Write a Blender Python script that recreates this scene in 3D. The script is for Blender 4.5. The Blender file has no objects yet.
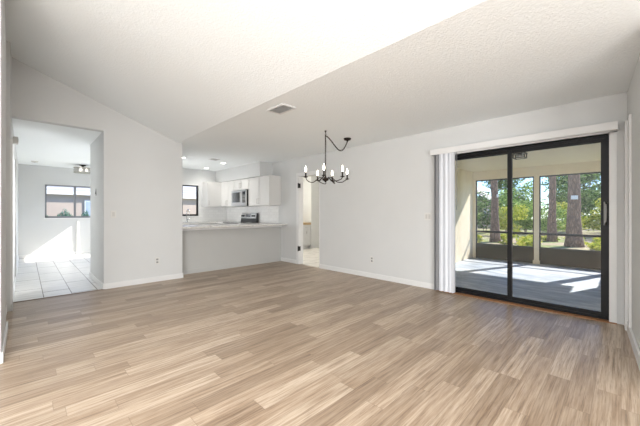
import bpy, bmesh, math, random
from mathutils import Vector, Matrix
R = math.radians
SC = bpy.context.scene
COL = SC.collection
rnd = random.Random(7)

# ------------------------------------------------------------------ camera, sky, sun, fill lights, exposure
cam_d = bpy.data.cameras.new('camera'); cam = bpy.data.objects.new('camera', cam_d); COL.objects.link(cam)
cam_d.sensor_width = 36.0; cam_d.lens = 36.0 * 298.0 / 640.0; cam_d.clip_start = 0.02; cam_d.clip_end = 300
cam.location = (0, 0, 1.175); cam.rotation_euler = (R(90), 0, R(-44.71))
SC.camera = cam

W = bpy.data.worlds.new('world'); SC.world = W; W.use_nodes = True
wn = W.node_tree.nodes; wl = W.node_tree.links
sky = wn.new('ShaderNodeTexSky'); sky.sky_type = 'NISHITA'; sky.sun_disc = False
sky.sun_elevation = R(39); sky.sun_rotation = R(110); sky.air_density = 1.0; sky.dust_density = 0.1; sky.ozone_density = 1.5
wn['Background'].inputs['Strength'].default_value = 0.17
tint = wn.new('ShaderNodeMix'); tint.data_type = 'RGBA'; tint.blend_type = 'MULTIPLY'; tint.inputs[0].default_value = 1.0
tint.inputs[7].default_value = (0.56, 0.74, 1.0, 1)      # clear, deep blue air
wl.new(sky.outputs[0], tint.inputs[6]); wl.new(tint.outputs[2], wn['Background'].inputs['Color'])

sun_d = bpy.data.lights.new('sun', 'SUN'); sun_d.energy = 5.7; sun_d.angle = R(0.6); sun_d.color = (1.0, 0.95, 0.87)
sun = bpy.data.objects.new('sun', sun_d); COL.objects.link(sun)
sun.rotation_euler = Vector((-0.937, 0.349, -0.81)).to_track_quat('-Z', 'Y').to_euler()


def area(name, loc, aim, sx, sy, power, color=(1, 1, 1)):
    d = bpy.data.lights.new(name, 'AREA'); d.shape = 'RECTANGLE'; d.size = sx; d.size_y = sy; d.energy = power; d.color = color
    o = bpy.data.objects.new(name, d); COL.objects.link(o); o.location = loc
    o.rotation_euler = (Vector(aim) - Vector(loc)).to_track_quat('-Z', 'Y').to_euler()
    return o


# unseen fill lights added behind the camera, then daylight of the garden door
area('rear_fill', (-2.0, -0.6, 1.15), (2.4, 2.2, -0.9), 1.6, 1.8, 58, (0.98, 0.985, 1.0))  # added behind the camera to brighten the room; no window modelled
area('rear_side_fill', (-0.7, -2.3, 1.15), (2.4, 2.2, -0.9), 1.8, 1.8, 86, (0.98, 0.985, 1.0))  # second added fill from the rear, off to the side, without a window
area('overhead_fill', (-0.9, 1.0, 3.44), (-2.095, 1.0, 0.24), 1.0, 2.2, 75, (0.97, 0.985, 1.0))  # added overhead fill facing down; the slope has no opening
area('garden_door_daylight', (2.15, 9.6, 1.05), (0, 9.3, 1.0), 1.6, 1.9, 10, (0.97, 0.98, 1.0))

area('passage_fill', (1.95, 7.95, 1.1), (-0.1, 6.7, 0.9), 1.2, 1.0, 9, (0.99, 0.99, 1.0))  # unseen fill added to bounce light onto the doorway return wall
sp_d = bpy.data.lights.new('hall_fill_spot', 'SPOT'); sp_d.energy = 200; sp_d.spot_size = R(62); sp_d.spot_blend = 0.8; sp_d.shadow_soft_size = 0.25  # spot added without a fixture, aimed at the side wall for bounce
sp_o = bpy.data.objects.new('hall_fill_spot', sp_d); COL.objects.link(sp_o); sp_o.location = (1.9, 7.9, 1.6)
sp_o.rotation_euler = (Vector((-0.12, 6.35, 1.15)) - Vector((1.9, 7.9, 1.6))).to_track_quat('-Z', 'Y').to_euler()
area('kitchen_fill', (2.2, 7.5, 1.2), (4.4, 6.9, 1.5), 1.2, 1.0, 12, (0.99, 0.99, 1.0))  # unseen fill added to brighten the kitchen and its ceiling

vs = SC.view_settings
vs.view_transform = 'Standard'; vs.look = 'None'; vs.gamma = 1.0; vs.use_curve_mapping = False
vs.exposure = 1.02


# ------------------------------------------------------------------ materials
def srgb(r, g, b):
    f = lambda c: (c / 255) / 12.92 if c / 255 <= 0.04045 else ((c / 255 + 0.055) / 1.055) ** 2.4
    return (f(r), f(g), f(b), 1)


class NT:
    def __init__(s, name):
        s.m = bpy.data.materials.new(name); s.m.use_nodes = True
        s.t = s.m.node_tree; s.n = s.t.nodes; s.b = s.n['Principled BSDF']; s.out = s.n['Material Output']

    def node(s, typ, **kw):
        q = s.n.new('ShaderNode' + typ)
        for k, v in kw.items():
            setattr(q, k, v)
        return q

    def link(s, a, b): s.t.links.new(a, b)

    def val(s, sock, v):
        if isinstance(v, (int, float, tuple, list)): sock.default_value = v
        else: s.link(v, sock)

    def math(s, op, a, b=0.0, c=0.0):
        q = s.node('Math', operation=op)
        s.val(q.inputs[0], a); s.val(q.inputs[1], b); s.val(q.inputs[2], c)
        return q.outputs[0]

    def pos(s): return s.node('NewGeometry').outputs['Position']

    def xyz(s, v):
        q = s.node('SeparateXYZ'); s.link(v, q.inputs[0]); return q.outputs

    def comb(s, x, y, z):
        q = s.node('CombineXYZ')
        for i, v in enumerate((x, y, z)): s.val(q.inputs[i], v)
        return q.outputs[0]

    def noise(s, vec, scale, detail=2.0, rough=0.5):
        q = s.node('TexNoise'); s.val(q.inputs['Vector'], vec)
        q.inputs['Scale'].default_value = scale; q.inputs['Detail'].default_value = detail; q.inputs['Roughness'].default_value = rough
        return q.outputs[0]

    def white(s, vec):
        q = s.node('TexWhiteNoise', noise_dimensions='3D'); s.val(q.inputs['Vector'], vec); return q.outputs[0]

    def ramp(s, fac, stops):
        q = s.node('ValToRGB'); s.val(q.inputs[0], fac)
        e = q.color_ramp.elements
        while len(e) < len(stops): e.new(0.5)
        for el, (p, c) in zip(e, stops): el.position = p; el.color = c
        return q.outputs[0]

    def mix(s, fac, a, b, typ='MIX'):
        q = s.node('Mix', data_type='RGBA', blend_type=typ)
        s.val(q.inputs[0], fac); s.val(q.inputs[6], a); s.val(q.inputs[7], b)
        return q.outputs[2]

    def bump(s, h, strength, dist):
        q = s.node('Bump'); q.inputs['Strength'].default_value = strength; q.inputs['Distance'].default_value = dist
        s.link(h, q.inputs['Height']); s.link(q.outputs[0], s.b.inputs['Normal'])


def plain(name, col, rough=0.5, metal=0.0, spec=0.5, var=0.0, scale=6.0, bump=0.0, bscale=80.0):
    t = NT(name); t.b.inputs['Roughness'].default_value = rough; t.b.inputs['Metallic'].default_value = metal
    t.b.inputs['Specular IOR Level'].default_value = spec
    if var:
        f = t.noise(t.pos(), scale, 3)
        d = tuple(c * (1 - var) for c in col[:3]) + (1,); e = tuple(min(1, c * (1 + var)) for c in col[:3]) + (1,)
        t.link(t.ramp(f, [(0.3, d), (0.7, e)]), t.b.inputs['Base Color'])
    else:
        t.b.inputs['Base Color'].default_value = col
    if bump: t.bump(t.noise(t.pos(), bscale, 2), bump, 0.002)
    return t.m


def emit(name, col, strength):
    t = NT(name); e = t.node('Emission'); e.inputs[0].default_value = col; e.inputs[1].default_value = strength
    t.link(e.outputs[0], t.out.inputs[0]); return t.m


def glass(name, tint=(1, 1, 1, 1), base=0.035):
    t = NT(name); tr = t.node('BsdfTransparent'); tr.inputs[0].default_value = tint
    g = t.node('BsdfGlossy'); g.inputs[1].default_value = 0.02
    lw = t.node('LayerWeight'); lw.inputs[0].default_value = 0.5
    f = t.math('MULTIPLY_ADD', t.math('POWER', lw.outputs['Facing'], 5.0), 0.7, base)
    mx = t.node('MixShader'); t.link(f, mx.inputs[0]); t.link(tr.outputs[0], mx.inputs[1]); t.link(g.outputs[0], mx.inputs[2])
    t.link(mx.outputs[0], t.out.inputs[0]); return t.m


def mesh_screen(name, opacity, col):
    t = NT(name); tr = t.node('BsdfTransparent'); d = t.node('BsdfDiffuse'); d.inputs[0].default_value = col
    mx = t.node('MixShader'); mx.inputs[0].default_value = opacity
    t.link(tr.outputs[0], mx.inputs[1]); t.link(d.outputs[0], mx.inputs[2]); t.link(mx.outputs[0], t.out.inputs[0]); return t.m


def wood_floor():
    t = NT('oak_plank_floor'); p = t.xyz(t.pos()); x, y = p[0], p[1]
    w, L = 0.125, 0.95
    row = t.math('FLOOR', t.math('DIVIDE', y, w))
    off = t.white(t.comb(row, 3.3, 1.7))
    u = t.math('ADD', t.math('DIVIDE', x, L), t.math('MULTIPLY', off, 7.0))
    col = t.math('FLOOR', u)
    cell = t.white(t.comb(row, col, 0.5))
    cell2 = t.white(t.comb(col, row, 9.5))
    # long grain streaks, shifted for each plank
    gx = t.math('ADD', t.math('MULTIPLY', x, 1.1), t.math('MULTIPLY', cell, 37.0))
    gy = t.math('ADD', t.math('MULTIPLY', y, 23.0), t.math('MULTIPLY', cell2, 53.0))
    g1 = t.noise(t.comb(gx, gy, 0.0), 1.9, 6, 0.66)
    g2 = t.noise(t.comb(t.math('MULTIPLY', gx, 2.5), t.math('MULTIPLY', gy, 4.0), 2.0), 1.6, 3, 0.6)
    tone = t.ramp(cell, [(0.0, srgb(160, 141, 121)), (0.3, srgb(176, 157, 136)), (0.6, srgb(185, 166, 145)), (0.85, srgb(199, 182, 162)), (1.0, srgb(164, 145, 124))])
    grain = t.ramp(g1, [(0.30, srgb(118, 96, 78)), (0.43, srgb(206, 194, 182)), (0.6, srgb(255, 255, 255)), (0.75, srgb(255, 252, 248))])
    c = t.mix(0.72, tone, grain, 'MULTIPLY')
    fine = t.ramp(g2, [(0.3, srgb(196, 184, 174)), (0.55, srgb(255, 255, 255))])
    c = t.mix(0.5, c, fine, 'MULTIPLY')
    g3 = t.noise(t.comb(t.math('MULTIPLY', gx, 1.3), t.math('MULTIPLY', gy, 1.6), 7.0), 2.6, 4, 0.7)
    dark = t.ramp(g3, [(0.57, (0, 0, 0, 1)), (0.68, (1, 1, 1, 1))])
    c = t.mix(t.math('MULTIPLY', dark, 0.6), c, srgb(104, 82, 64))
    fy = t.math('FRACT', t.math('DIVIDE', y, w)); fx = t.math('FRACT', u)
    seam = t.math('MINIMUM', t.math('MINIMUM', fy, t.math('SUBTRACT', 1.0, fy)), t.math('MULTIPLY', t.math('MINIMUM', fx, t.math('SUBTRACT', 1.0, fx)), L / w))
    sm = t.math('LESS_THAN', seam, 0.016)
    c = t.mix(t.math('MULTIPLY', sm, 0.35), c, srgb(96, 76, 58))
    t.link(c, t.b.inputs['Base Color'])
    t.link(t.math('MULTIPLY_ADD', g1, 0.12, 0.30), t.b.inputs['Roughness'])
    t.b.inputs['Specular IOR Level'].default_value = 0.55
    t.bump(g1, 0.05, 0.002)
    return t.m


def tile_floor(name, ox, oy, w, L, c0, c1, grout, rough=0.25):
    t = NT(name); p = t.xyz(t.pos())
    x = t.math('SUBTRACT', p[0], ox); y = t.math('SUBTRACT', p[1], oy)
    row = t.math('FLOOR', t.math('DIVIDE', x, w))
    u = t.math('ADD', t.math('DIVIDE', y, L), t.math('MULTIPLY', row, 0.37))
    fy = t.math('FRACT', t.math('DIVIDE', x, w)); fx = t.math('FRACT', u)
    seam = t.math('MINIMUM', t.math('MINIMUM', fy, t.math('SUBTRACT', 1.0, fy)), t.math('MULTIPLY', t.math('MINIMUM', fx, t.math('SUBTRACT', 1.0, fx)), L / w * 0.4))
    sm = t.math('LESS_THAN', seam, 0.016)
    cell = t.white(t.comb(row, t.math('FLOOR', u), 0.5))
    st = t.noise(t.comb(t.math('MULTIPLY', p[0], 2.0), t.math('ADD', t.math('MULTIPLY', p[1], 9.0), t.math('MULTIPLY', cell, 20.0)), 0.0), 1.6, 3)
    c = t.ramp(st, [(0.3, c0), (0.7, c1)])
    c = t.mix(sm, c, grout)
    t.link(c, t.b.inputs['Base Color']); t.b.inputs['Roughness'].default_value = rough
    return t.m


def textured_ceiling():
    t = NT('knockdown_ceiling')
    p = t.pos(); n1 = t.noise(p, 58, 3, 0.6); n2 = t.noise(p, 120, 2, 0.6)
    h = t.math('ADD', t.ramp(n1, [(0.42, (0, 0, 0, 1)), (0.58, (1, 1, 1, 1))]), t.math('MULTIPLY', n2, 0.6))
    t.b.inputs['Base Color'].default_value = srgb(245, 249, 250); t.b.inputs['Roughness'].default_value = 0.9
    t.b.inputs['Specular IOR Level'].default_value = 0.2
    t.bump(h, 0.36, 0.005)
    return t.m


def concrete():
    t = NT('patio_concrete'); p = t.xyz(t.pos())
    v = t.comb(t.math('MULTIPLY', p[0], 3.2), t.math('MULTIPLY', p[1], 0.9), 0.0)
    n1 = t.noise(v, 2.2, 5, 0.65); n2 = t.noise(t.pos(), 1.1, 3, 0.5)
    c = t.ramp(n1, [(0.3, srgb(92, 110, 132)), (0.5, srgb(152, 168, 186)), (0.7, srgb(208, 216, 224))])
    c = t.mix(0.35, c, t.ramp(n2, [(0.35, srgb(140, 146, 152)), (0.65, srgb(206, 204, 198))]))
    t.link(c, t.b.inputs['Base Color']); t.b.inputs['Roughness'].default_value = 0.6
    t.bump(n1, 0.2, 0.004)
    return t.m


def leafy(name, stops, trans=0.35, rough=0.55):
    t = NT(name); g = t.node('NewGeometry')
    c = t.ramp(g.outputs['Random Per Island'], stops)
    d = t.node('BsdfDiffuse'); t.link(c, d.inputs[0]); tl = t.node('BsdfTranslucent'); t.link(c, tl.inputs[0])
    mx = t.node('MixShader'); mx.inputs[0].default_value = trans
    t.link(d.outputs[0], mx.inputs[1]); t.link(tl.outputs[0], mx.inputs[2]); t.link(mx.outputs[0], t.out.inputs[0])
    return t.m


def bark():
    t = NT('pine_bark'); p = t.xyz(t.pos())
    v = t.comb(t.math('MULTIPLY', p[0], 9.0), t.math('MULTIPLY', p[1], 9.0), t.math('MULTIPLY', p[2], 2.4))
    q = t.node('TexVoronoi', feature='DISTANCE_TO_EDGE'); t.link(v, q.inputs['Vector']); q.inputs['Scale'].default_value = 1.3
    n = t.noise(v, 2.0, 4, 0.6)
    c = t.mix(t.ramp(q.outputs['Distance'], [(0.0, (0, 0, 0, 1)), (0.18, (1, 1, 1, 1))]), srgb(108, 90, 80), t.ramp(n, [(0.3, srgb(128, 102, 86)), (0.7, srgb(172, 142, 122))]))
    t.link(c, t.b.inputs['Base Color']); t.b.inputs['Roughness'].default_value = 0.95
    t.bump(q.outputs['Distance'], 0.6, 0.03)
    return t.m


def ground_mat():
    t = NT('leaf_litter_ground'); n = t.noise(t.pos(), 0.7, 5, 0.6); n2 = t.noise(t.pos(), 9.0, 4, 0.7)
    a = t.ramp(n2, [(0.3, srgb(108, 92, 70)), (0.5, srgb(158, 142, 114)), (0.7, srgb(206, 194, 166))])
    b = t.ramp(n2, [(0.3, srgb(74, 92, 44)), (0.7, srgb(150, 162, 84))])
    t.link(t.mix(t.ramp(n, [(0.45, (0, 0, 0, 1)), (0.6, (1, 1, 1, 1))]), a, b), t.b.inputs['Base Color'])
    t.b.inputs['Roughness'].default_value = 0.95; t.bump(n2, 0.5, 0.05)
    return t.m


def banded(name, c0, c1, step, frac, axis=2, rough=0.7):
    t = NT(name); p = t.xyz(t.pos())
    f = t.math('FRACT', t.math('DIVIDE', p[axis], step))
    t.link(t.mix(t.math('LESS_THAN', f, frac), c0, c1), t.b.inputs['Base Color']); t.b.inputs['Roughness'].default_value = rough
    return t.m


def quartz():
    t = NT('speckled_quartz'); n = t.noise(t.pos(), 55, 3, 0.7)
    t.link(t.ramp(n, [(0.35, srgb(176, 172, 166)), (0.5, srgb(214, 212, 208)), (0.7, srgb(228, 226, 222))]), t.b.inputs['Base Color'])
    t.b.inputs['Roughness'].default_value = 0.18; return t.m


def subway():
    t = NT('white_subway_tile'); p = t.xyz(t.pos()); q = t.node('TexBrick')
    t.link(t.comb(t.math('ADD', p[0], p[1]), p[2], 0.0), q.inputs['Vector'])
    q.inputs['Color1'].default_value = srgb(226, 226, 224); q.inputs['Color2'].default_value = srgb(232, 232, 230); q.inputs['Mortar'].default_value = srgb(206, 206, 204)
    q.inputs['Scale'].default_value = 1.0; q.inputs['Mortar Size'].default_value = 0.0016; q.inputs['Brick Width'].default_value = 0.15; q.inputs['Row Height'].default_value = 0.075
    t.link(q.outputs['Color'], t.b.inputs['Base Color']); t.b.inputs['Roughness'].default_value = 0.2; return t.m


M = dict(
    wall=plain('warm_white_paint', srgb(212, 213, 212), 0.75, spec=0.25, var=0.012, scale=2.5, bump=0.08, bscale=120),
    half=plain('greige_paint', srgb(190, 190, 187), 0.75, spec=0.25, var=0.012, scale=2.5, bump=0.08, bscale=120),
    ceil=textured_ceiling(),
    trim=plain('white_trim_paint', srgb(226, 226, 225), 0.4, var=0.01),
    wood=wood_floor(),
    tile=tile_floor('pale_plank_tile', 0.186, 5.1, 0.302, 0.92, srgb(212, 210, 206), srgb(234, 233, 230), srgb(128, 125, 120)),
    bathtile=tile_floor('bath_tile', 0, 0, 0.45, 0.45, srgb(224, 219, 211), srgb(238, 234, 228), srgb(200, 196, 190)),
    black=plain('black_aluminium', srgb(16, 16, 18), 0.45, spec=0.3, var=0.08),
    blackplastic=plain('black_plastic', srgb(18, 18, 20), 0.3, var=0.05),
    glass=glass('door_glass'), winglass=glass('window_glass', base=0.006),
    screen=mesh_screen('insect_screen', 0.10, srgb(60, 62, 62)),
    kick=plain('dark_kick_panel', srgb(58, 64, 58), 0.7, var=0.1, scale=3),
    cream=plain('cream_stucco', srgb(230, 219, 194), 0.85, var=0.03, scale=5, bump=0.4, bscale=60),
    creamceil=plain('cream_soffit_paint', srgb(222, 213, 190), 0.8, var=0.02, scale=4, bump=0.2, bscale=60),
    concrete=concrete(),
    bronze=plain('dark_bronze', srgb(52, 44, 40), 0.4, 0.7, var=0.1, scale=30),
    bulb=emit('lit_candle_bulb', (1.0, 0.90, 0.74, 1), 9.0),
    can=emit('lit_downlight', (1.0, 0.96, 0.9, 1), 7.0),
    globe=emit('lit_opal_shade', (1.0, 0.95, 0.86, 1), 1.3),
    plate=plain('white_plastic', srgb(216, 215, 211), 0.4, var=0.01),
    socketgrey=plain('off_white_plastic', srgb(196, 194, 190), 0.45, var=0.02),
    greyplate=plain('grey_plastic', srgb(150, 150, 148), 0.5, var=0.03),
    cab=plain('white_cabinet_paint', srgb(216, 215, 212), 0.4, var=0.01),
    nickel=plain('brushed_nickel', srgb(178, 176, 172), 0.32, 1.0, var=0.05, scale=40),
    steel=plain('stainless_steel', srgb(196, 196, 196), 0.28, 1.0, var=0.04, scale=20),
    chrome=plain('chrome', srgb(206, 208, 210), 0.1, 1.0, var=0.02),
    blackglass=plain('black_glass', srgb(14, 14, 16), 0.08, spec=0.7, var=0.05),
    quartz=quartz(), subway=subway(),
    vinyl=plain('white_vinyl_slat', srgb(236, 238, 242), 0.45, var=0.01),
    shadeslat=plain('shade_grey_slat', srgb(150, 150, 152), 0.5, var=0.02),  # vinyl darkened to hold the shade at the stack's wall end
    greyv=plain('grey_wand_plastic', srgb(120, 120, 120), 0.4, var=0.03),
    tan=plain('tan_stone_top', srgb(186, 160, 122), 0.3, var=0.12, scale=30),
    vanity=plain('pale_grey_cabinet', srgb(206, 206, 206), 0.45, var=0.02),
    mirror=plain('mirror', srgb(225, 222, 214), 0.03, 1.0, var=0.01),
    bark=bark(), ground=ground_mat(),
    strip=plain('reddish_wood_strip', srgb(150, 106, 72), 0.5, var=0.15, scale=18),
    dark_strip=plain('dark_transition_strip', srgb(118, 98, 80), 0.5, var=0.1, scale=18),
    tag=plain('white_paper', srgb(240, 240, 238), 0.6, var=0.02),
    leaf_y=leafy('yellow_green_leaves', [(0.0, srgb(92, 124, 36)), (0.4, srgb(176, 190, 62)), (0.8, srgb(222, 218, 104)), (1.0, srgb(240, 228, 130))]),
    leaf_g=leafy('mid_green_leaves', [(0.0, srgb(56, 90, 40)), (0.5, srgb(124, 162, 78)), (1.0, srgb(196, 216, 128))]),
    leaf_d=leafy('dark_green_leaves', [(0.0, srgb(38, 66, 36)), (0.6, srgb(86, 124, 66)), (1.0, srgb(156, 184, 110))]),
    leaf_b=leafy('blue_green_leaves', [(0.0, srgb(64, 96, 84)), (0.6, srgb(112, 146, 128)), (1.0, srgb(164, 190, 172))]),
    needle=leafy('pine_needles', [(0.0, srgb(46, 72, 42)), (0.6, srgb(86, 116, 66)), (1.0, srgb(128, 152, 92))]),
    stucco=plain('neighbour_stucco', srgb(192, 176, 163), 0.9, var=0.03, scale=3),
    shingle=banded('pale_shingle', srgb(168, 168, 170), srgb(136, 138, 142), 0.16, 0.25),
    fascia=plain('white_fascia', srgb(236, 236, 234), 0.6, var=0.01),
    bluepane=plain('blue_reflecting_pane', srgb(176, 190, 214), 0.1, spec=0.8, var=0.1, scale=2),
    winframe=plain('grey_window_aluminium', srgb(128, 130, 134), 0.4, 0.4, var=0.04),
)


# ------------------------------------------------------------------ mesh tools
class MB:
    def __init__(s): s.bm = bmesh.new()

    def box(s, x0, x1, y0, y1, z0, z1):
        v = [s.bm.verts.new((x, y, z)) for x in (x0, x1) for y in (y0, y1) for z in (z0, z1)]
        for f in ((0, 1, 3, 2), (4, 6, 7, 5), (0, 4, 5, 1), (2, 3, 7, 6), (0, 2, 6, 4), (1, 5, 7, 3)):
            s.bm.faces.new([v[i] for i in f])
        return s

    def prism(s, pts, lo, hi, axis=2):
        """polygon pts (2-D) extruded from lo to hi along axis."""
        def P(a, b, h): return {2: (a, b, h), 1: (a, h, b), 0: (h, a, b)}[axis]
        A = [s.bm.verts.new(P(a, b, lo)) for a, b in pts]; B = [s.bm.verts.new(P(a, b, hi)) for a, b in pts]
        s.bm.faces.new(A); s.bm.faces.new(B[::-1])
        for i in range(len(pts)):
            j = (i + 1) % len(pts); s.bm.faces.new((A[i], B[i], B[j], A[j]))
        return s

    def tube(s, path, rad, n=8, caps=True):
        path = [Vector(p) for p in path]; rad = rad if isinstance(rad, (list, tuple)) else [rad] * len(path)
        rings = []
        t0 = (path[1] - path[0]).normalized()
        ref = Vector((0, 0, 1)) if abs(t0.z) < 0.9 else Vector((1, 0, 0))
        u = t0.cross(ref).normalized()
        for i, p in enumerate(path):
            t = (path[min(i + 1, len(path) - 1)] - path[max(i - 1, 0)]).normalized()
            u = (u - t * u.dot(t)).normalized(); w = t.cross(u)
            rings.append([s.bm.verts.new(p + (u * math.cos(2 * math.pi * k / n) + w * math.sin(2 * math.pi * k / n)) * rad[i]) for k in range(n)])
        for a, b in zip(rings, rings[1:]):
            for k in range(n):
                s.bm.faces.new((a[k], a[(k + 1) % n], b[(k + 1) % n], b[k]))
        if caps:
            s.bm.faces.new(rings[0][::-1]); s.bm.faces.new(rings[-1])
        return s

    def lathe(s, prof, c=(0, 0, 0), n=16):
        """profile [(radius, z)] turned about the z axis through c."""
        rings = []
        for r, z in prof:
            if r < 1e-6: rings.append([s.bm.verts.new((c[0], c[1], c[2] + z))])
            else: rings.append([s.bm.verts.new((c[0] + r * math.cos(2 * math.pi * k / n), c[1] + r * math.sin(2 * math.pi * k / n), c[2] + z)) for k in range(n)])
        for a, b in zip(rings, rings[1:]):
            for k in range(n):
                j = (k + 1) % n
                if len(a) == 1 and len(b) == 1: continue
                if len(a) == 1: s.bm.faces.new((a[0], b[k], b[j]))
                elif len(b) == 1: s.bm.faces.new((a[k], a[j], b[0]))
                else: s.bm.faces.new((a[k], a[j], b[j], b[k]))
        if len(rings[0]) > 1: s.bm.faces.new(rings[0])
        if len(rings[-1]) > 1: s.bm.faces.new(rings[-1][::-1])
        return s

    def torus_link(s, c, tdir, side, L, wd, r):
        """one oval chain link centred at c, long along tdir, lying in the plane of tdir and side."""
        c = Vector(c); pts = []
        for k in range(12):
            a = 2 * math.pi * k / 12
            pts.append(c + tdir * (math.cos(a) * L / 2) + side * (math.sin(a) * wd / 2))
        nrm = tdir.cross(side).normalized(); rings = []
        for i, p in enumerate(pts):
            o = (p - c).normalized()
            rings.append([s.bm.verts.new(p + (o * math.cos(q) + nrm * math.sin(q)) * r) for q in (0, math.pi / 2, math.pi, 3 * math.pi / 2)])
        for i in range(12):
            a, b = rings[i], rings[(i + 1) % 12]
            for k in range(4): s.bm.faces.new((a[k], a[(k + 1) % 4], b[(k + 1) % 4], b[k]))
        return s

    def build(s, name, mat, parent=None, loc=(0, 0, 0), bevel=0.0, smooth=False):
        bmesh.ops.recalc_face_normals(s.bm, faces=s.bm.faces[:])
        me = bpy.data.meshes.new(name); s.bm.to_mesh(me); s.bm.free()
        me.materials.append(mat)
        if smooth:
            for p in me.polygons: p.use_smooth = True
        o = bpy.data.objects.new(name, me); COL.objects.link(o); o.location = loc
        if parent: o.parent = parent
        if bevel:
            b = o.modifiers.new('bevel', 'BEVEL'); b.width = bevel; b.segments = 2; b.limit_method = 'ANGLE'
        return o


def tag(o, label, cat, group=None, kind=None):
    o['label'] = label; o['category'] = cat
    if group: o['group'] = group
    if kind: o['kind'] = kind
    return o


def thing(name, label, cat, loc=(0, 0, 0), rz=0.0, group=None):
    o = bpy.data.objects.new(name, None); o.empty_display_size = 0.1; COL.objects.link(o)
    o.location = loc; o.rotation_euler = (0, 0, rz)
    return tag(o, label, cat, group)


def struct(o, label=None, cat=None):
    o['kind'] = 'structure'
    if label: o['label'] = label
    if cat: o['category'] = cat
    return o


def copy_tree(o, parent=None):
    c = o.copy(); COL.objects.link(c)
    if parent: c.parent = parent
    for ch in list(o.children): copy_tree(ch, c)
    return c


def S(name, mb, mat, label=None, cat=None, bevel=0.0):
    return struct(mb.build(name, mat, bevel=bevel), label, cat)


# ------------------------------------------------------------------ the setting: floors
XA, YB, CH = 4.47, 5.60, 2.44          # patio-door wall, doorway wall, flat ceiling height
S('floor', MB().box(-3.0, XA + 0.02, -3.2, YB, -0.1, 0).box(2.03, XA + 0.02, YB, 5.87, -0.1, 0).box(XA + 0.02, 4.62, 0.0, 2.0, -0.1, 0.0), M['wood'],
  'light oak plank floor of the empty main room', 'floor')
S('floor_tiled', MB().box(-0.4, 2.03, YB, 11.0, -0.1, 0).box(2.03, 2.3, 8.75, 11.0, -0.1, 0).box(2.03, XA, 5.87, 8.75, -0.1, 0), M['tile'],
  'pale plank tile floor beyond the doorway', 'floor')
S('floor_bathroom', MB().box(XA + 0.02, 8.4, 4.3, 8.2, -0.1, 0), M['bathtile'], 'cream tile floor seen through the narrow doorway', 'floor')
S('floor_patio', MB().box(4.62, 8.75, -0.2, 3.0, -0.14, -0.02), M['concrete'], 'grey blue concrete floor of the screened patio', 'floor')
S('trim_1', MB().box(-0.13, 0.87, YB - 0.02, YB + 0.015, -0.01, 0.005), M['dark_strip'], 'brown transition strip between planks and tile', 'trim')
S('trim_2', MB().box(4.43, 4.515, 0.03, 1.97, -0.01, 0.008), M['strip'], 'reddish wood strip along the sliding door sill', 'trim')

# ceilings
sl = 0.373
S('ceiling', MB().box(1.95, XA + 0.15, -3.35, 8.8, CH, CH + 0.12).box(-0.4, 1.95, YB + 0.12, 11.1, CH, CH + 0.12).box(1.95, 2.35, 8.8, 11.1, CH, CH + 0.12), M['ceil'],
  'flat white textured ceiling', 'ceiling')
zt = CH + sl * (1.95 + 3.15)
S('ceiling_sloped', MB().prism([(1.95, CH), (-3.15, zt), (-3.15, zt + 0.12), (1.95, CH + 0.12)], -3.35, YB + 0.12, 1), M['ceil'],
  'white textured ceiling slope rising to the left', 'ceiling')
S('ceiling_bathroom', MB().box(XA + 0.15, 8.4, 4.3, 8.2, CH, CH + 0.1), M['ceil'])
S('ceiling_patio', MB().box(4.6, 9.0, -0.45, 3.3, 2.27, 2.42), M['creamceil'], 'cream painted ceiling of the screened patio', 'ceiling')

# doorway wall with its sloping head, running on as the thick stub beside the half wall
zl = CH + sl * 2.075
S('wall_left', MB().box(0.86, 2.03, YB, 5.87, 0, CH).prism([(-0.125, CH), (1.95, CH), (-0.125, zl)], YB, YB + 0.12, 1), M['wall'],
  'off white wall right of the tiled doorway', 'wall')
S('wall_passage', MB().box(0.86, 0.98, 5.87, 6.92, 0, CH).box(0.98, 2.03, 6.8, 6.92, 0, CH), M['wall'], 'white return wall inside the tiled doorway', 'wall')
S('wall_side', MB().box(-0.4, -0.165, 4.34, 5.14, 0, zl + 0.06).box(-0.4, -0.125, 5.14, 11.0, 0, CH).box(-0.4, -0.125, 5.14, YB + 0.12, CH, zl + 0.06).box(-0.4, -0.135, 3.4, 4.34, 0, zl + 0.06),
  M['wall'], 'white wall at the left edge', 'wall')
S('wall_divider', MB().box(2.03, 2.15, 6.92, 8.65, 0, CH), M['wall'])
# tiled room: far wall with window opening, right wall with garden-door opening
wx0, wx1, wz0, wz1 = 0.38, 1.66, 1.04, 1.945
S('wall_far', MB().box(-0.4, wx0, 10.9, 11.02, 0, CH).box(wx1, 2.35, 10.9, 11.02, 0, CH).box(wx0, wx1, 10.9, 11.02, 0, wz0).box(wx0, wx1, 10.9, 11.02, wz1, CH), M['wall'],
  'white far wall with the sunlit triangle and window', 'wall')
S('wall_garden', MB().box(2.19, 2.31, 8.65, 8.8, 0, CH).box(2.19, 2.31, 10.47, 10.9, 0, CH).box(2.19, 2.31, 8.8, 10.47, 2.0, CH), M['wall'])
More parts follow.
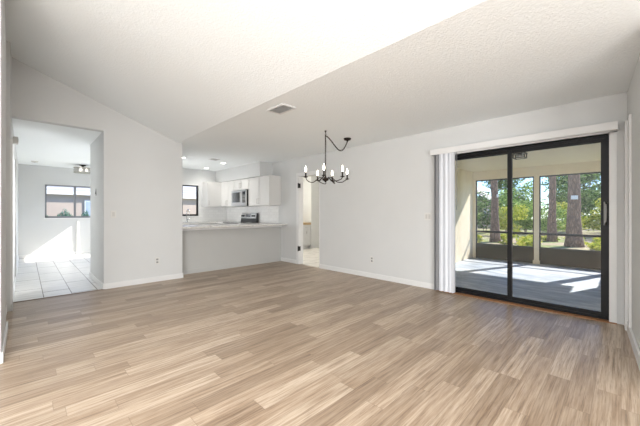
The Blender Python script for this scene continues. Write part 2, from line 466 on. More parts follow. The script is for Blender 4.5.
# kitchen
kx0, kx1, kz0, kz1 = 2.69, 3.59, 1.09, 1.97
S('wall_kitchen', MB().box(2.03, kx0, 8.65, 8.77, 0, CH).box(kx1, XA, 8.65, 8.77, 0, CH).box(kx0, kx1, 8.65, 8.77, 0, kz0).box(kx0, kx1, 8.65, 8.77, kz1, CH), M['wall'],
  'white kitchen wall around the small window', 'wall')
S('wall_half', MB().box(2.03, XA, 5.87, 5.99, 0, 0.88), M['half'], 'greige half wall below the kitchen counter', 'wall')
S('wall_soffit', MB().box(4.1, XA, 6.24, 8.65, 2.085, CH), M['wall'], 'white soffit above the kitchen cabinets', 'wall')
S('wall_splash', MB().box(XA - 0.008, XA, 5.99, 8.64, 0.924, 1.36).box(kx1 + 0.02, XA - 0.008, 8.642, 8.65, 0.92, 1.36).box(2.15, kx1 + 0.02, 8.642, 8.65, 0.92, kz0 - 0.02), M['subway'],
  'white tile backsplash between counter and wall cabinets', 'backsplash')
# patio-door wall
by0, by1, bz = 4.516, 5.225, 2.03         # bathroom doorway
sy0, sy1, sz = 0.09, 1.92, 2.035         # sliding door
S('wall_right', MB().box(XA, 4.60, by1, 8.77, 0, CH).box(XA, 4.60, sy1, by0, 0, CH).box(XA, 4.60, by0, by1, bz, CH).box(XA, 4.60, sy0, sy1, sz, CH).box(XA, 4.60, -0.4, sy0, 0, CH),
  M['wall'], 'long off white wall with the sliding door', 'wall')
S('wall_end', MB().prism([(4.47, -0.045), (2.9, -0.135), (2.9, -0.26), (4.47, -0.26)], 0, CH), M['wall'], 'white wall at the right edge', 'wall')
S('wall_alcove', MB().box(2.9, 3.02, -3.2, -0.26, 0, CH).box(-3.12, 3.02, -3.32, -3.2, 0, 4.5).box(-3.12, -3.0, -3.2, 3.52, 0, 4.5).box(-3.0, -0.4, 3.4, 3.52, 0, 4.5), M['wall'])
# bathroom
S('wall_bathroom', MB().box(4.6, 8.4, 7.75, 7.87, 0, CH).box(8.2, 8.32, 4.3, 7.75, 0, CH).box(4.6, 8.3, 4.2, 4.32, 0, CH).box(6.72, 8.2, 7.2, 7.75, 0, CH), M['wall'])
# patio walls
S('wall_patio_left', MB().box(4.6, 8.6, 2.80, 2.92, -0.1, 2.27), M['cream'], 'sunlit cream stucco side wall of the patio', 'wall')
FX = 8.55
S('wall_patio_front', MB().box(FX, FX + 0.1, -0.10, 2.80, 2.045, 2.27).box(FX, FX + 0.1, 2.735, 2.80, -0.1, 2.045).box(FX, FX + 0.1, -0.07, 0.045, -0.1, 2.045)
  .box(FX - 0.002, FX + 0.1, 1.352, 1.45, -0.1, 2.045).box(FX - 0.03, FX + 0.1, 1.335, 1.467, -0.05, 0.06).box(4.6, FX, -0.12, -0.02, 2.045, 2.27).box(4.6, 7.3, -0.12, -0.02, -0.1, 2.045),  # last box: unseen closed side stretch, added to keep sun off the planks
  M['cream'], 'cream posts and beam around the patio screens', 'wall')


# ------------------------------------------------------------------ baseboards, casings
def base(name, boxes):
    mb = MB()
    for b in boxes: mb.box(*b)
    return S(name, mb, M['trim'], bevel=0.003)


bh, bt = 0.085, 0.014
base('baseboard_left', [(0.86, 2.03 + bt, YB - bt, YB, 0, bh), (2.03, 2.03 + bt, YB, 5.87, 0, bh)])['label'] = 'white baseboard under the left wall outlet'
base('baseboard_passage', [(0.86 - bt, 0.86, YB - bt, 6.92, 0, bh)])
S('baseboard_half', MB().box(2.04, XA - bt, 5.87 - bt, 5.87, 0, bh), M['half'], bevel=0.003)
base('baseboard_right', [(XA - bt, XA, by1 + 0.06, 5.87, 0, bh), (XA - bt, XA, sy1 + 0.07, by0 - 0.0, 0, bh)])
base('baseboard_side', [(-0.135, -0.121, 3.4, 4.35, 0, bh), (-0.165, -0.151, 4.35, 5.14, 0, bh), (-0.125, -0.111, 5.14, 10.88, 0, bh)])
base('baseboard_far', [(-0.11, 1.05, 10.886, 10.9, 0, bh), (1.1, 2.18, 10.886, 10.9, 0, bh)])
o = MB(); o.prism([(4.25, -0.0555), (2.9, -0.133), (2.9, -0.117), (4.25, -0.04)], 0, 0.1); S('baseboard_end', o, M['trim'])

# casing of the doors at the two edges of the view
o = MB(); o.prism([(4.45, -0.046), (4.27, -0.056), (4.27, -0.028), (4.45, -0.022)], 0, 2.1); o.prism([(4.1, -0.066), (4.03, -0.070), (4.03, -0.052), (4.1, -0.048)], 0, 2.1)
S('trim_3', o, M['trim'], 'white door casing beside the sliding door', 'trim')
S('trim_4', MB().box(-0.125, -0.105, 5.14, 5.21, 0, 2.06).box(-0.125, -0.105, 7.30, 7.38, 0, 2.1).box(-0.125, -0.108, 7.38, 8.2, 2.02, 2.1), M['trim'], 'white door casing at the left edge', 'trim')
# sunlit jamb piece on the far wall of the tiled room
S('trim_5', MB().box(1.045, 1.10, 10.86, 10.9, 0, 0.93), M['trim'])

# sliding-door reveal and casing (white)
S('trim_6', MB().box(XA - 0.012, 4.60, sy0 - 0.06, sy0, 0, sz + 0.01).box(XA - 0.012, 4.60, sy1, sy1 + 0.06, 0, sz + 0.01).box(XA - 0.012, 4.60, sy0 - 0.06, sy1 + 0.06, sz, sz + 0.06), M['trim'],
  'white casing around the sliding door', 'trim')

# bathroom doorway: casing, jamb and hinges
d2 = S('door_2', MB().box(XA - 0.015, XA, by1 - 0.006, by1 + 0.055, 0, bz + 0.06).box(XA - 0.015, XA, by0, by1, bz, bz + 0.06).box(XA, 4.6, by1 - 0.02, by1, 0, bz).box(XA, 4.6, by0, by1, bz - 0.02, bz).box(XA, 4.6, by0, by0 + 0.02, 0, bz),
       M['trim'], 'white cased narrow doorway with black hinges', 'door')
for z in (0.36, 1.80):
    MB().box(XA - 0.03, XA + 0.03, by1 - 0.045, by1 - 0.012, z - 0.05, z + 0.05).tube([(XA - 0.03, by1 - 0.03, z - 0.06), (XA - 0.03, by1 - 0.03, z + 0.06)], 0.012).build('hinge', M['blackplastic'], d2)

# ------------------------------------------------------------------ sliding door
X0, X1 = 4.535, 4.60
fr = MB().box(X0, X1, sy0, sy0 + 0.035, 0, sz).box(X0, X1, sy1 - 0.035, sy1, 0, sz).box(X0, X1, sy0 + 0.035, sy1 - 0.035, sz - 0.035, sz).box(X0, X1, sy0 + 0.035, sy1 - 0.035, 0, 0.035)
d1 = S('door_1', fr, M['black'], 'black framed two panel sliding glass door', 'sliding door')


def leaf(y0, y1, xa, xb, left_w, right_w):
    s = MB().box(xa, xb, y0, y0 + right_w, 0.03, sz - 0.033).box(xa, xb, y1 - left_w, y1, 0.03, sz - 0.033)
    s.box(xa, xb, y0 + right_w, y1 - left_w, sz - 0.075, sz - 0.033).box(xa, xb, y0 + right_w, y1 - left_w, 0.03, 0.075)
    p = s.build('door_panel', M['black'], d1, bevel=0.002)
    xm = (xa + xb) / 2
    MB().box(xm - 0.003, xm + 0.003, y0 + right_w, y1 - left_w, 0.075, sz - 0.075).build('glass_pane', M['glass'], p)
    return p


mid = 1.033
leaf(mid - 0.022, sy1 - 0.03, 4.572, 4.595, 0.04, 0.044)
pr = leaf(sy0 + 0.03, mid + 0.028, 4.542, 4.566, 0.05, 0.038)
h = MB().box(4.535, 4.545, 0.100, 0.135, 1.04, 1.30).box(4.50, 4.54, 0.112, 0.124, 1.08, 1.10).box(4.50, 4.54, 0.112, 0.124, 1.24, 1.26).box(4.49, 4.502, 0.108, 0.128, 1.07, 1.27).build('door_handle', M['greyplate'], pr, bevel=0.004)
h['label'] = 'grey metal pull handle'

# vertical blind: valance, slats drawn to the left, wand
vb = thing('vertical_blind', 'white vertical blind drawn back at left of the sliding door', 'blind', (4.41, 1.0, 0))
MB().box(-0.05, -0.036, -0.978, 1.036, 2.045, 2.13).box(-0.036, 0.06, -0.978, -0.964, 2.045, 2.13).box(-0.036, 0.06, 1.022, 1.036, 2.045, 2.13).box(-0.036, 0.06, -0.964, 1.022, 2.118, 2.13).build('valance', M['trim'], vb, bevel=0.002)
MB().box(-0.02, 0.025, -0.95, 1.01, 2.07, 2.105).build('head_rail', M['plate'], vb)
SLAT = (78, 60, 86, 48, 70, 88, 55, 76, 90, 62, 90, 90)
for i in range(12):
    yc = 0.705 + i * 0.0245; ang = R(SLAT[i])
    s = MB(); n = 6; a, b2 = [], []
    for k in range(n + 1):
        q = -0.5 + k / n; cx = q * 0.089; cy = 0.009 * (1 - 4 * q * q)
        dx = -math.sin(ang) * cx - math.cos(ang) * cy; dy = math.cos(ang) * cx * 0.8 - math.sin(ang) * cy
        a.append((dx, yc + dy)); b2.append((dx + 0.0009, yc + dy + 0.0009))
    s.prism(a + b2[::-1], 0.02, 2.065)
    sl_ = s.build('slat', M['vinyl'] if i < 9 else M['shadeslat'], vb)
    if i >= 9: sl_['label'] = 'slat coloured grey for shade at the wall end'
MB().tube([(-0.015, 0.655, 2.07), (-0.015, 0.655, 1.22)], 0.0045).build('wand', M['greyv'], vb)

# ------------------------------------------------------------------ windows
def window(name, x0, x1, y, z0, z1, mull, fm, label, sill=True):
    w = MB().box(x0, x0 + 0.035, y, y + 0.06, z0, z1).box(x1 - 0.035, x1, y, y + 0.06, z0, z1).box(x0, x1, y, y + 0.06, z1 - 0.03, z1).box(x0, x1, y, y + 0.06, z0, z0 + 0.05)
    w = S(name, w, fm, label, 'window')
    MB().box(mull - 0.025, mull + 0.025, y - 0.005, y + 0.05, z0 + 0.05, z1 - 0.03).build('mullion', fm, w)
    MB().box(x0 + 0.035, mull - 0.025, y + 0.026, y + 0.032, z0 + 0.05, z1 - 0.03).build('glass_pane', M['winglass'], w)
    MB().box(mull + 0.025, x1 - 0.035, y + 0.026, y + 0.032, z0 + 0.05, z1 - 0.03).build('glass_pane', M['winglass'], w)
    if sill: MB().box(x0 - 0.02, x1 + 0.02, y - 0.06, y, z0 - 0.025, z0 - 0.003).build('window_sill', M['trim'], w)
    return w


window('window_1', wx0, wx1, 10.93, wz0, wz1, 1.01, M['winframe'], 'grey framed window of the tiled room')
window('window_2', kx0, kx1, 8.68, kz0, kz1, 3.13, M['black'], 'black framed window behind the kitchen faucet')


# ------------------------------------------------------------------ patio screens (frame, rail, kick panel, mesh)
def screen_y(name, y0, y1, label=None):
    f = MB().box(FX + 0.03, FX + 0.07, y0, y0 + 0.025, -0.02, 2.045).box(FX + 0.03, FX + 0.07, y1 - 0.025, y1, -0.02, 2.045).box(FX + 0.03, FX + 0.07, y0, y1, 2.015, 2.045)
    f = S(name, f, M['black'], label, 'screen' if label else None)
    MB().box(FX + 0.03, FX + 0.07, y0 + 0.025, y1 - 0.025, 0.66, 0.71).build('middle_rail', M['black'], f)
    MB().box(FX + 0.042, FX + 0.058, y0 + 0.025, y1 - 0.025, -0.02, 0.375).build('kick_panel', M['kick'], f)
    MB().box(FX + 0.049, FX + 0.051, y0 + 0.025, y1 - 0.025, 0.375, 2.015).build('screen_mesh', M['screen'], f)


screen_y('window_3', 1.45, 2.735, 'left screened opening of the patio')
screen_y('window_4', 0.045, 1.352, 'right screened opening of the patio')


def screen_x(name, x0, x1):
    f = MB().box(x0, x0 + 0.025, -0.09, -0.05, -0.02, 2.045).box(x1 - 0.025, x1, -0.09, -0.05, -0.02, 2.045).box(x0, x1, -0.09, -0.05, 2.015, 2.045)
    f = S(name, f, M['black'])
    MB().box(x0 + 0.025, x1 - 0.025, -0.09, -0.05, 0.66, 0.71).build('middle_rail', M['black'], f)
    MB().box(x0 + 0.025, x1 - 0.025, -0.078, -0.062, -0.02, 0.375).build('kick_panel', M['kick'], f)
    MB().box(x0 + 0.025, x1 - 0.025, -0.071, -0.069, 0.375, 2.015).build('screen_mesh', M['screen'], f)


screen_x('window_5', 7.3, FX)

# patio ceiling lamp
pl = thing('patio_lamp', 'square black framed ceiling lamp in the patio', 'lamp', (6.42, 1.30, 2.27))
MB().box(-0.1, 0.1, -0.1, 0.1, -0.025, 0).build('ceiling_plate', M['bronze'], pl, bevel=0.004)
f = MB()
for sx in (-1, 1):
    for sy in (-1, 1): f.box(sx * 0.085 - 0.008, sx * 0.085 + 0.008, sy * 0.085 - 0.008, sy * 0.085 + 0.008, -0.09, -0.025)
for sg in (-1, 1):
    f.box(-0.093, 0.093, sg * 0.085 - 0.008, sg * 0.085 + 0.008, -0.10, -0.088); f.box(sg * 0.085 - 0.008, sg * 0.085 + 0.008, -0.093, 0.093, -0.10, -0.088)
f.build('cage', M['bronze'], pl)
MB().lathe([(0.0, -0.088), (0.04, -0.082), (0.055, -0.065), (0.05, -0.04), (0.03, -0.025)]).build('lamp_glass', M['steel'], pl, smooth=True)

# ------------------------------------------------------------------ chandelier (swagged)
HX, HY = 3.287, 3.200
ch = thing('chandelier', 'dark bronze six candle chandelier hanging from the ceiling', 'chandelier', (HX, HY, 0))
MB().lathe([(0.016, 2.44), (0.016, 2.432), (0.008, 2.425), (0.006, 2.40)], n=10).tube([(0, 0, 2.405), (0.012, 0, 2.392), (0.012, 0, 2.38), (0, 0, 2.372), (-0.012, 0, 2.382)], 0.005, 6).build('ceiling_hook', M['bronze'], ch)
DX, DY = 0.597, 0.063
MB().lathe([(0.062, 2.44), (0.062, 2.425), (0.052, 2.41), (0.02, 2.402), (0.012, 2.385), (0.0, 2.38)], (DX, DY, 0), 20).build('canopy', M['bronze'], ch, smooth=True)
vc = MB(); n = 24; z0, z1 = 1.75, 2.375
for i in range(n):
    z = z0 + (z1 - z0) * (i + 0.5) / n
    sd = Vector((1, 0, 0)) if i % 2 else Vector((0, 1, 0))
    vc.torus_link((0, 0, z), Vector((0, 0, 1)), sd, 0.036, 0.020, 0.0034)
vc.tube([(0.004, 0.003, z0), (0.004, -0.003, (z0 + z1) / 2), (0.003, 0.004, z1)], 0.0035, 6)
vc.build('hanging_chain', M['bronze'], ch)


def swag(t):
    # sags from the hook to the canopy, lowest point nearer the canopy
    s = math.sin(math.pi * t ** 1.6)
    return Vector((DX * t, DY * t, 2.365 + 0.02 * t - 0.18 * s))


sc_ = MB(); pts = [swag(i / 200) for i in range(201)]; acc = 0; last = 0; k = 0
for i in range(1, 201):
    acc += (pts[i] - pts[i - 1]).length
    if acc - last > 0.027:
        last = acc; k += 1
        td = (pts[min(i + 1, 200)] - pts[i - 1]).normalized(); lat = Vector((td.y, -td.x, 0)).normalized() if k % 2 else Vector((0.128, -0.99, 0)).normalized().cross(td)
        sd = (lat - td * lat.dot(td)).normalized()
        sc_.torus_link(pts[i], td, sd, 0.036, 0.020, 0.0034)
sc_.tube(pts[::8], 0.004, 6)
sc_.build('swag_chain', M['bronze'], ch)
MB().lathe([(0.0, 1.645), (0.012, 1.65), (0.018, 1.665), (0.045, 1.675), (0.052, 1.69), (0.045, 1.705), (0.02, 1.715), (0.012, 1.735), (0.009, 1.76), (0.0, 1.762)], n=16).build('hub', M['bronze'], ch, smooth=True)
RT = Vector((0.7107, -0.7035, 0)); FW = Vector((0.7035, 0.7107, 0))
for deg in (206, 265, 323, 21, 70, 112):
    a = R(deg); dr = RT * math.cos(a) + FW * math.sin(a); rr = {21: 0.37, 323: 0.31, 70: 0.34}.get(deg, 0.33)
    prof = [(0.03, 1.690), (0.055, 1.712), (0.085, 1.720), (0.115, 1.706), (0.145, 1.675), (0.18, 1.650), (0.22, 1.643), (0.265, 1.652), (0.30, 1.675), (rr, 1.705)]
    pa = []
    for r, z in prof:
        q = a - R(26) * math.sin(math.pi * min(1, r / rr)); pa.append((RT * math.cos(q) + FW * math.sin(q)) * r + Vector((0, 0, z)))
    arm = MB().tube(pa, 0.0065, 8).build('arm', M['bronze'], ch, smooth=True)
    c = dr * rr
    MB().lathe([(0.0, 1.70), (0.012, 1.702), (0.034, 1.712), (0.036, 1.717), (0.012, 1.717), (0.0, 1.717)], (c.x, c.y, 0), 14).build('drip_cup', M['bronze'], arm, smooth=True)
    MB().lathe([(0.0115, 1.717), (0.0115, 1.785), (0.009, 1.788)], (c.x, c.y, 0), 12).build('candle_sleeve', M['bronze'], arm, smooth=True)
    MB().lathe([(0.007, 1.787), (0.010, 1.797), (0.014, 1.813), (0.0135, 1.83), (0.009, 1.852), (0.004, 1.872), (0.0, 1.88)], (c.x, c.y, 0), 12).build('bulb', M['bulb'], arm, smooth=True)

# ------------------------------------------------------------------ ceiling fittings
def register(name, label, x0, x1, y0, y1, z, group=None):
    v = thing(name, label, 'vent', ((x0 + x1) / 2, (y0 + y1) / 2, z)); a, b = (x1 - x0) / 2, (y1 - y0) / 2
    MB().box(-a, a, -b, -b + 0.025, -0.012, 0).box(-a, a, b - 0.025, b, -0.012, 0).box(-a, -a + 0.025, -b + 0.025, b - 0.025, -0.012, 0).box(a - 0.025, a, -b + 0.025, b - 0.025, -0.012, 0).build('frame', M['trim'], v, bevel=0.002)
    MB().box(-a + 0.025, a - 0.025, -b + 0.025, b - 0.025, -0.003, -0.001).build('duct', M['greyplate'], v)
    n = max(3, int(2 * (b - 0.03) / 0.028))
    for i in range(n):
        y = -b + 0.04 + (2 * b - 0.08) * i / (n - 1)
        MB().prism([(y + 0.009, -0.004), (y + 0.007, -0.003), (y - 0.009, -0.016), (y - 0.007, -0.017)], -a + 0.025, a - 0.025, 0).build('louver', M['trim'], v)
    return v


register('ceiling_vent', 'white louvered vent on the ceiling near the slope edge', 2.105, 2.315, 2.74, 3.06, CH)
register('ceiling_vent', 'small white vent on the kitchen ceiling between lights', 3.06, 3.26, 6.62, 6.82, CH)


def downlight(x, y, label):
    t = thing('recessed_light', label, 'light', (x, y, CH))
    MB().lathe([(0.062, -0.001), (0.088, -0.001), (0.088, -0.006), (0.066, -0.010), (0.062, -0.004)], n=24).build('trim_ring', M['trim'], t, smooth=True)
    MB().lathe([(0.0, -0.004), (0.061, -0.004), (0.061, -0.002), (0.0, -0.002)], n=24).build('lens', M['can'], t)
    d = bpy.data.lights.new('downlight_beam', 'SPOT'); d.energy = 9; d.spot_size = R(150); d.spot_blend = 0.8; d.shadow_soft_size = 0.06; d.color = (1, 0.96, 0.9)
    o = bpy.data.objects.new('downlight_beam', d); COL.objects.link(o); o.location = (x, y, CH - 0.03)


downlight(2.56, 7.02, 'lit recessed light nearest the left wall edge')
downlight(3.63, 8.20, 'lit recessed light nearest the kitchen window wall')
downlight(3.57, 7.08, 'lit recessed light in front of the microwave')

rl = thing('ceiling_lamp', 'drum shaped ceiling lamp in the tiled room', 'lamp', (1.08, 9.98, CH))
MB().lathe([(0.07, 0), (0.07, -0.015), (0.05, -0.03), (0.02, -0.045), (0.015, -0.09), (0.0, -0.09)], n=20).build('ceiling_plate', M['bronze'], rl, smooth=True)
MB().lathe([(0.18, -0.075), (0.185, -0.075), (0.185, -0.205), (0.18, -0.205)], n=28).build('drum_shade', glass('seeded_glass', (0.86, 0.85, 0.83, 1), 0.12), rl, smooth=True)
MB().lathe([(0.186, -0.07), (0.190, -0.07), (0.190, -0.085), (0.186, -0.085)], n=28).lathe([(0.186, -0.195), (0.190, -0.195), (0.190, -0.21), (0.186, -0.21)], n=28).box(-0.185, 0.185, -0.006, 0.006, -0.09, -0.08).box(-0.006, 0.006, -0.185, 0.185, -0.09, -0.08).build('shade_ring', M['nickel'], rl)
for k in range(3):
    a = 2 * math.pi * k / 3
    MB().lathe([(0.0, -0.17), (0.02, -0.162), (0.03, -0.14), (0.022, -0.115), (0.012, -0.10), (0.012, -0.088)], (0.08 * math.cos(a), 0.08 * math.sin(a), 0), 12).build('bulb', M['globe'], rl, smooth=True)
sd = thing('smoke_detector', 'small white smoke detector on the tiled room ceiling', 'smoke detector', (0.17, 10.05, CH))
MB().lathe([(0.065, 0), (0.065, -0.02), (0.055, -0.032), (0.0, -0.035)], n=20).build('housing', M['plate'], sd, smooth=True)
MB().lathe([(0.018, -0.0345), (0.018, -0.038), (0.0, -0.039)], n=12).build('test_button', M['greyplate'], sd)
dc = thing('door_chime', 'small grey chime box high on the left edge wall', 'chime', (-0.125, 6.2, 2.18))
MB().box(0, 0.055, -0.05, 0.05, 0, 0.1).build('cover', M['socketgrey'], dc, bevel=0.006)
MB().box(0.055, 0.058, -0.035, 0.035, 0.02, 0.08).build('grille', M['plate'], dc)


# ------------------------------------------------------------------ plates on the walls (front faces local -y)
def outlet(loc, rz, label):
    t = thing('wall_outlet', label, 'outlet', loc, rz)
    MB().box(-0.036, 0.036, -0.006, 0, -0.058, 0.058).build('cover_plate', M['plate'], t, bevel=0.002)
    for z in (-0.024, 0.024):
        s = MB().box(-0.017, 0.017, -0.009, -0.006, z - 0.015, z + 0.015).build('socket', M['greyplate'], t, bevel=0.002)
        MB().box(-0.009, -0.006, -0.0095, -0.009, z - 0.006, z + 0.006).box(0.006, 0.009, -0.0095, -0.009, z - 0.006, z + 0.006).build('slot', M['blackplastic'], s)


def switch(loc, rz, label, gangs=1, mat='plate'):
    t = thing('light_switch', label, 'switch', loc, rz); w = 0.036 + 0.023 * (gangs - 1)
    MB().box(-w, w, -0.006, 0, -0.058, 0.058).build('cover_plate', M[mat], t, bevel=0.002)
    for g in range(gangs):
        x = (g - (gangs - 1) / 2) * 0.046
        MB().prism([(-0.006, -0.033), (-0.013, -0.033), (-0.007, 0.033), (-0.006, 0.033)], x - 0.016, x + 0.016, 0).build('rocker', M['socketgrey'] if mat == 'plate' else M['blackplastic'], t)


switch((0.985, YB, 1.155), 0, 'white light switch on the wall right of the tiled doorway')
outlet((1.612, YB, 0.355), 0, 'white wall outlet low on the wall right of the tiled doorway')
switch((XA, 2.118, 1.12), R(-90), 'white double light switch beside the vertical blind', 2)
outlet((XA, 3.175, 0.33), R(-90), 'white wall outlet low on the long wall below the chandelier')
switch((0.86, 6.28, 1.53), R(-90), 'dark grey wall control on the doorway return wall', 1, 'greyplate')

# ------------------------------------------------------------------ kitchen
S('trim_7', MB().box(2.04, XA - 0.01, 5.84, 5.87, 0.84, 0.88), M['trim'])
tag(MB().box(2.032, XA - 0.009, 5.615, 6.45, 0.882, 0.922).build('peninsula_countertop', M['quartz'], bevel=0.005), 'pale stone countertop on the half wall', 'countertop')
tag(MB().box(3.83, XA - 0.01, 6.455, 6.805, 0.882, 0.92).build('countertop', M['quartz'], bevel=0.004), 'pale countertop piece right of the range', 'countertop')
tag(MB().prism([(2.155, 8.02), (3.83, 8.02), (3.83, 7.595), (XA - 0.01, 7.595), (XA - 0.01, 8.64), (2.155, 8.64)], 0.882, 0.92).build('corner_countertop', M['quartz'], bevel=0.004), 'pale corner countertop under the kitchen window', 'countertop')


def shaker_door(w, h, parent, x, z, y, hx, hz, horiz=False):
    """door whose face looks along local -y, lower left at (x, z)."""
    g = 0.004; r = 0.055 if w > 0.2 and h > 0.3 else 0.04
    d = MB().box(x + g, x + w - g, y, y + 0.012, z + g, z + h - g)
    d.box(x + g, x + r, y - 0.008, y, z + g, z + h - g).box(x + w - r, x + w - g, y - 0.008, y, z + g, z + h - g).box(x + r, x + w - r, y - 0.008, y, z + g, z + r).box(x + r, x + w - r, y - 0.008, y, z + h - r, z + h - g)
    d = d.build('door', M['cab'], parent)
    p = [(hx - 0.06, y - 0.035, hz), (hx + 0.06, y - 0.035, hz)] if horiz else [(hx, y - 0.035, hz - 0.06), (hx, y - 0.035, hz + 0.06)]
    q = MB().tube(p, 0.006, 8)
    for e in p: q.tube([e, (e[0], y - 0.006, e[2])], 0.005, 6)
    q.build('handle', M['nickel'], d)


def cabinet(name, label, loc, rz, w, dep, z0, z1, doors, handles, feet=False):
    """loc = back left at floor as seen from the front; front looks along local -y."""
    t = thing(name, label, 'cabinet', loc, rz)
    b = MB().box(0, w, -dep + 0.02, 0, z0, z1)
    if feet: b.box(0.01, w - 0.01, -dep + 0.08, 0, 0, z0)
    b.build('carcass', M['cab'], t)
    n = doors
    for i in range(n):
        dw = w / n
        side = handles[i]
        hx = dw * i + (0.035 if side == 'l' else dw - 0.035 if side == 'r' else dw / 2)
        if side == 'c': shaker_door(dw, z1 - z0, t, dw * i, z0, -dep, hx, z0 + 0.04, True)
        else: shaker_door(dw, z1 - z0, t, dw * i, z0, -dep, hx, (z0 + 0.11) if not feet else z1 - 0.12)
    return t


rA = R(-90)      # front looks toward -x ; local +x runs toward -y
ZU0, ZU1 = 1.36, 2.08
cabinet('wall_cabinet', 'white double door wall cabinet right of the microwave', (XA - 0.01, 6.81, 0), rA, 0.94, 0.33, ZU0, ZU1, 2, 'rl')
cabinet('wall_cabinet', 'low white double door cabinet above the microwave', (XA - 0.01, 7.585, 0), rA, 0.77, 0.33, 1.80, ZU1, 2, 'rl')
cabinet('wall_cabinet', 'white wall cabinet left of the microwave', (XA - 0.01, 8.31, 0), rA, 0.72, 0.33, ZU0, ZU1, 2, 'rl')
cabinet('wall_cabinet', 'white wall cabinet right of the kitchen window', (3.70, 8.64, 0), 0, 0.435, 0.33, ZU0, ZU1, 1, 'l')
cabinet('base_cabinet', 'white base cabinet under the countertop piece right of the range', (XA - 0.01, 6.80, 0), rA, 0.80, 0.60, 0.1, 0.88, 2, 'rl', True)
cabinet('base_cabinet', 'white base cabinet under the window at left', (2.16, 8.64, 0), 0, 0.80, 0.60, 0.1, 0.88, 2, 'rl', True)
cabinet('base_cabinet', 'white base cabinet below the kitchen faucet', (2.97, 8.64, 0), 0, 0.86, 0.60, 0.1, 0.88, 2, 'rl', True)

mw = thing('microwave', 'stainless microwave above the range', 'microwave', (XA - 0.01, 7.58, 0), rA)
MB().box(0, 0.765, -0.38, -0.001, 1.36, 1.785).build('body', M['blackplastic'], mw, bevel=0.004)
md = MB().box(0.002, 0.56, -0.41, -0.38, 1.40, 1.783).build('door', M['steel'], mw, bevel=0.004)
MB().box(0.06, 0.50, -0.414, -0.41, 1.46, 1.73).build('window', M['blackglass'], md)
MB().tube([(0.535, -0.44, 1.45), (0.535, -0.44, 1.74)], 0.009).tube([(0.535, -0.44, 1.47), (0.535, -0.408, 1.47)], 0.006).tube([(0.535, -0.44, 1.72), (0.535, -0.408, 1.72)], 0.006).build('door_handle', M['nickel'], md)
cp = MB().box(0.562, 0.763, -0.408, -0.38, 1.40, 1.783).build('control_panel', M['steel'], mw, bevel=0.003)
MB().box(0.59, 0.74, -0.411, -0.408, 1.45, 1.74).build('keypad', M['blackglass'], cp)
for i in range(5):
    for j in range(3):
        MB().box(0.603 + j * 0.045, 0.635 + j * 0.045, -0.4125, -0.411, 1.47 + i * 0.04, 1.492 + i * 0.04).build('key', M['greyplate'], cp)
MB().box(0.002, 0.763, -0.405, -0.38, 1.365, 1.398).build('lower_vent', M['steel'], mw)

rg = thing('range', 'black and stainless electric range below the microwave', 'stove', (XA - 0.02, 7.582, 0), rA)
MB().box(0, 0.765, -0.62, -0.02, 0.06, 0.905).build('body', M['steel'], rg, bevel=0.004)
MB().box(-0.002, 0.767, -0.645, -0.02, 0.905, 0.925).build('cooktop', M['blackglass'], rg, bevel=0.003)
for x, y, r in ((0.2, -0.45, 0.1), (0.56, -0.45, 0.08), (0.2, -0.2, 0.08), (0.56, -0.2, 0.1)):
    MB().lathe([(r - 0.004, 0.9255), (r, 0.9255), (r, 0.9262), (r - 0.004, 0.9262)], (x, y, 0), 24).build('burner_ring', M['greyplate'], rg)
od = MB().box(0.01, 0.755, -0.65, -0.62, 0.24, 0.86).build('oven_door', M['steel'], rg, bevel=0.004)
MB().box(0.12, 0.645, -0.653, -0.65, 0.36, 0.68).build('oven_window', M['blackglass'], od)
MB().tube([(0.06, -0.69, 0.80), (0.705, -0.69, 0.80)], 0.011).tube([(0.08, -0.69, 0.80), (0.08, -0.65, 0.80)], 0.008).tube([(0.685, -0.69, 0.80), (0.685, -0.65, 0.80)], 0.008).build('oven_handle', M['steel'], od)
MB().box(0.01, 0.755, -0.64, -0.62, 0.08, 0.225).build('drawer', M['steel'], rg)
bg = MB().prism([(-0.11, 0.925), (-0.02, 0.925), (-0.02, 1.175), (-0.06, 1.175)], 0.0, 0.765, 0).build('backguard', M['blackplastic'], rg, bevel=0.003)
sp = MB().prism([(-0.104, 1.03), (-0.086, 1.03), (-0.060, 1.165), (-0.078, 1.165)], 0.01, 0.755, 0).build('control_panel', M['steel'], bg)
MB().prism([(-0.100, 1.055), (-0.094, 1.055), (-0.079, 1.145), (-0.085, 1.145)], 0.27, 0.50, 0).build('display', M['blackglass'], bg)
for x in (0.07, 0.16, 0.60, 0.69):
    MB().tube([(x, -0.088, 1.10), (x, -0.118, 1.094)], 0.024, 14).build('knob', M['blackplastic'], bg)

fc = thing('kitchen_faucet', 'chrome gooseneck faucet in front of the kitchen window', 'faucet', (3.20, 8.50, 0.92))
MB().lathe([(0.028, 0), (0.028, 0.012), (0.018, 0.03), (0.016, 0.10), (0.0, 0.10)], n=14).build('base', M['chrome'], fc, smooth=True)
MB().tube([(0, 0, 0.09), (0, 0, 0.27)] + [(0, -0.085 + 0.085 * math.cos(a), 0.27 + 0.085 * math.sin(a)) for a in [math.pi * k / 8 for k in range(1, 9)]] + [(0, -0.17, 0.19)], 0.012, 10).build('spout', M['chrome'], fc, smooth=True)
MB().tube([(0.015, 0, 0.07), (0.07, 0, 0.085)], 0.008).build('lever', M['chrome'], fc)
sk = thing('kitchen_sink', 'stainless sink sunk in the countertop under the kitchen window', 'sink', (3.2, 8.27, 0.92))
MB().box(-0.36, 0.36, -0.2, -0.18, 0.0004, 0.004).box(-0.36, 0.36, 0.18, 0.2, 0.0004, 0.004).box(-0.36, -0.34, -0.18, 0.18, 0.0004, 0.004).box(0.34, 0.36, -0.18, 0.18, 0.0004, 0.004).build('rim', M['steel'], sk)
MB().box(-0.34, 0.34, -0.18, 0.18, 0.0005, 0.002).build('basin', M['nickel'], sk)

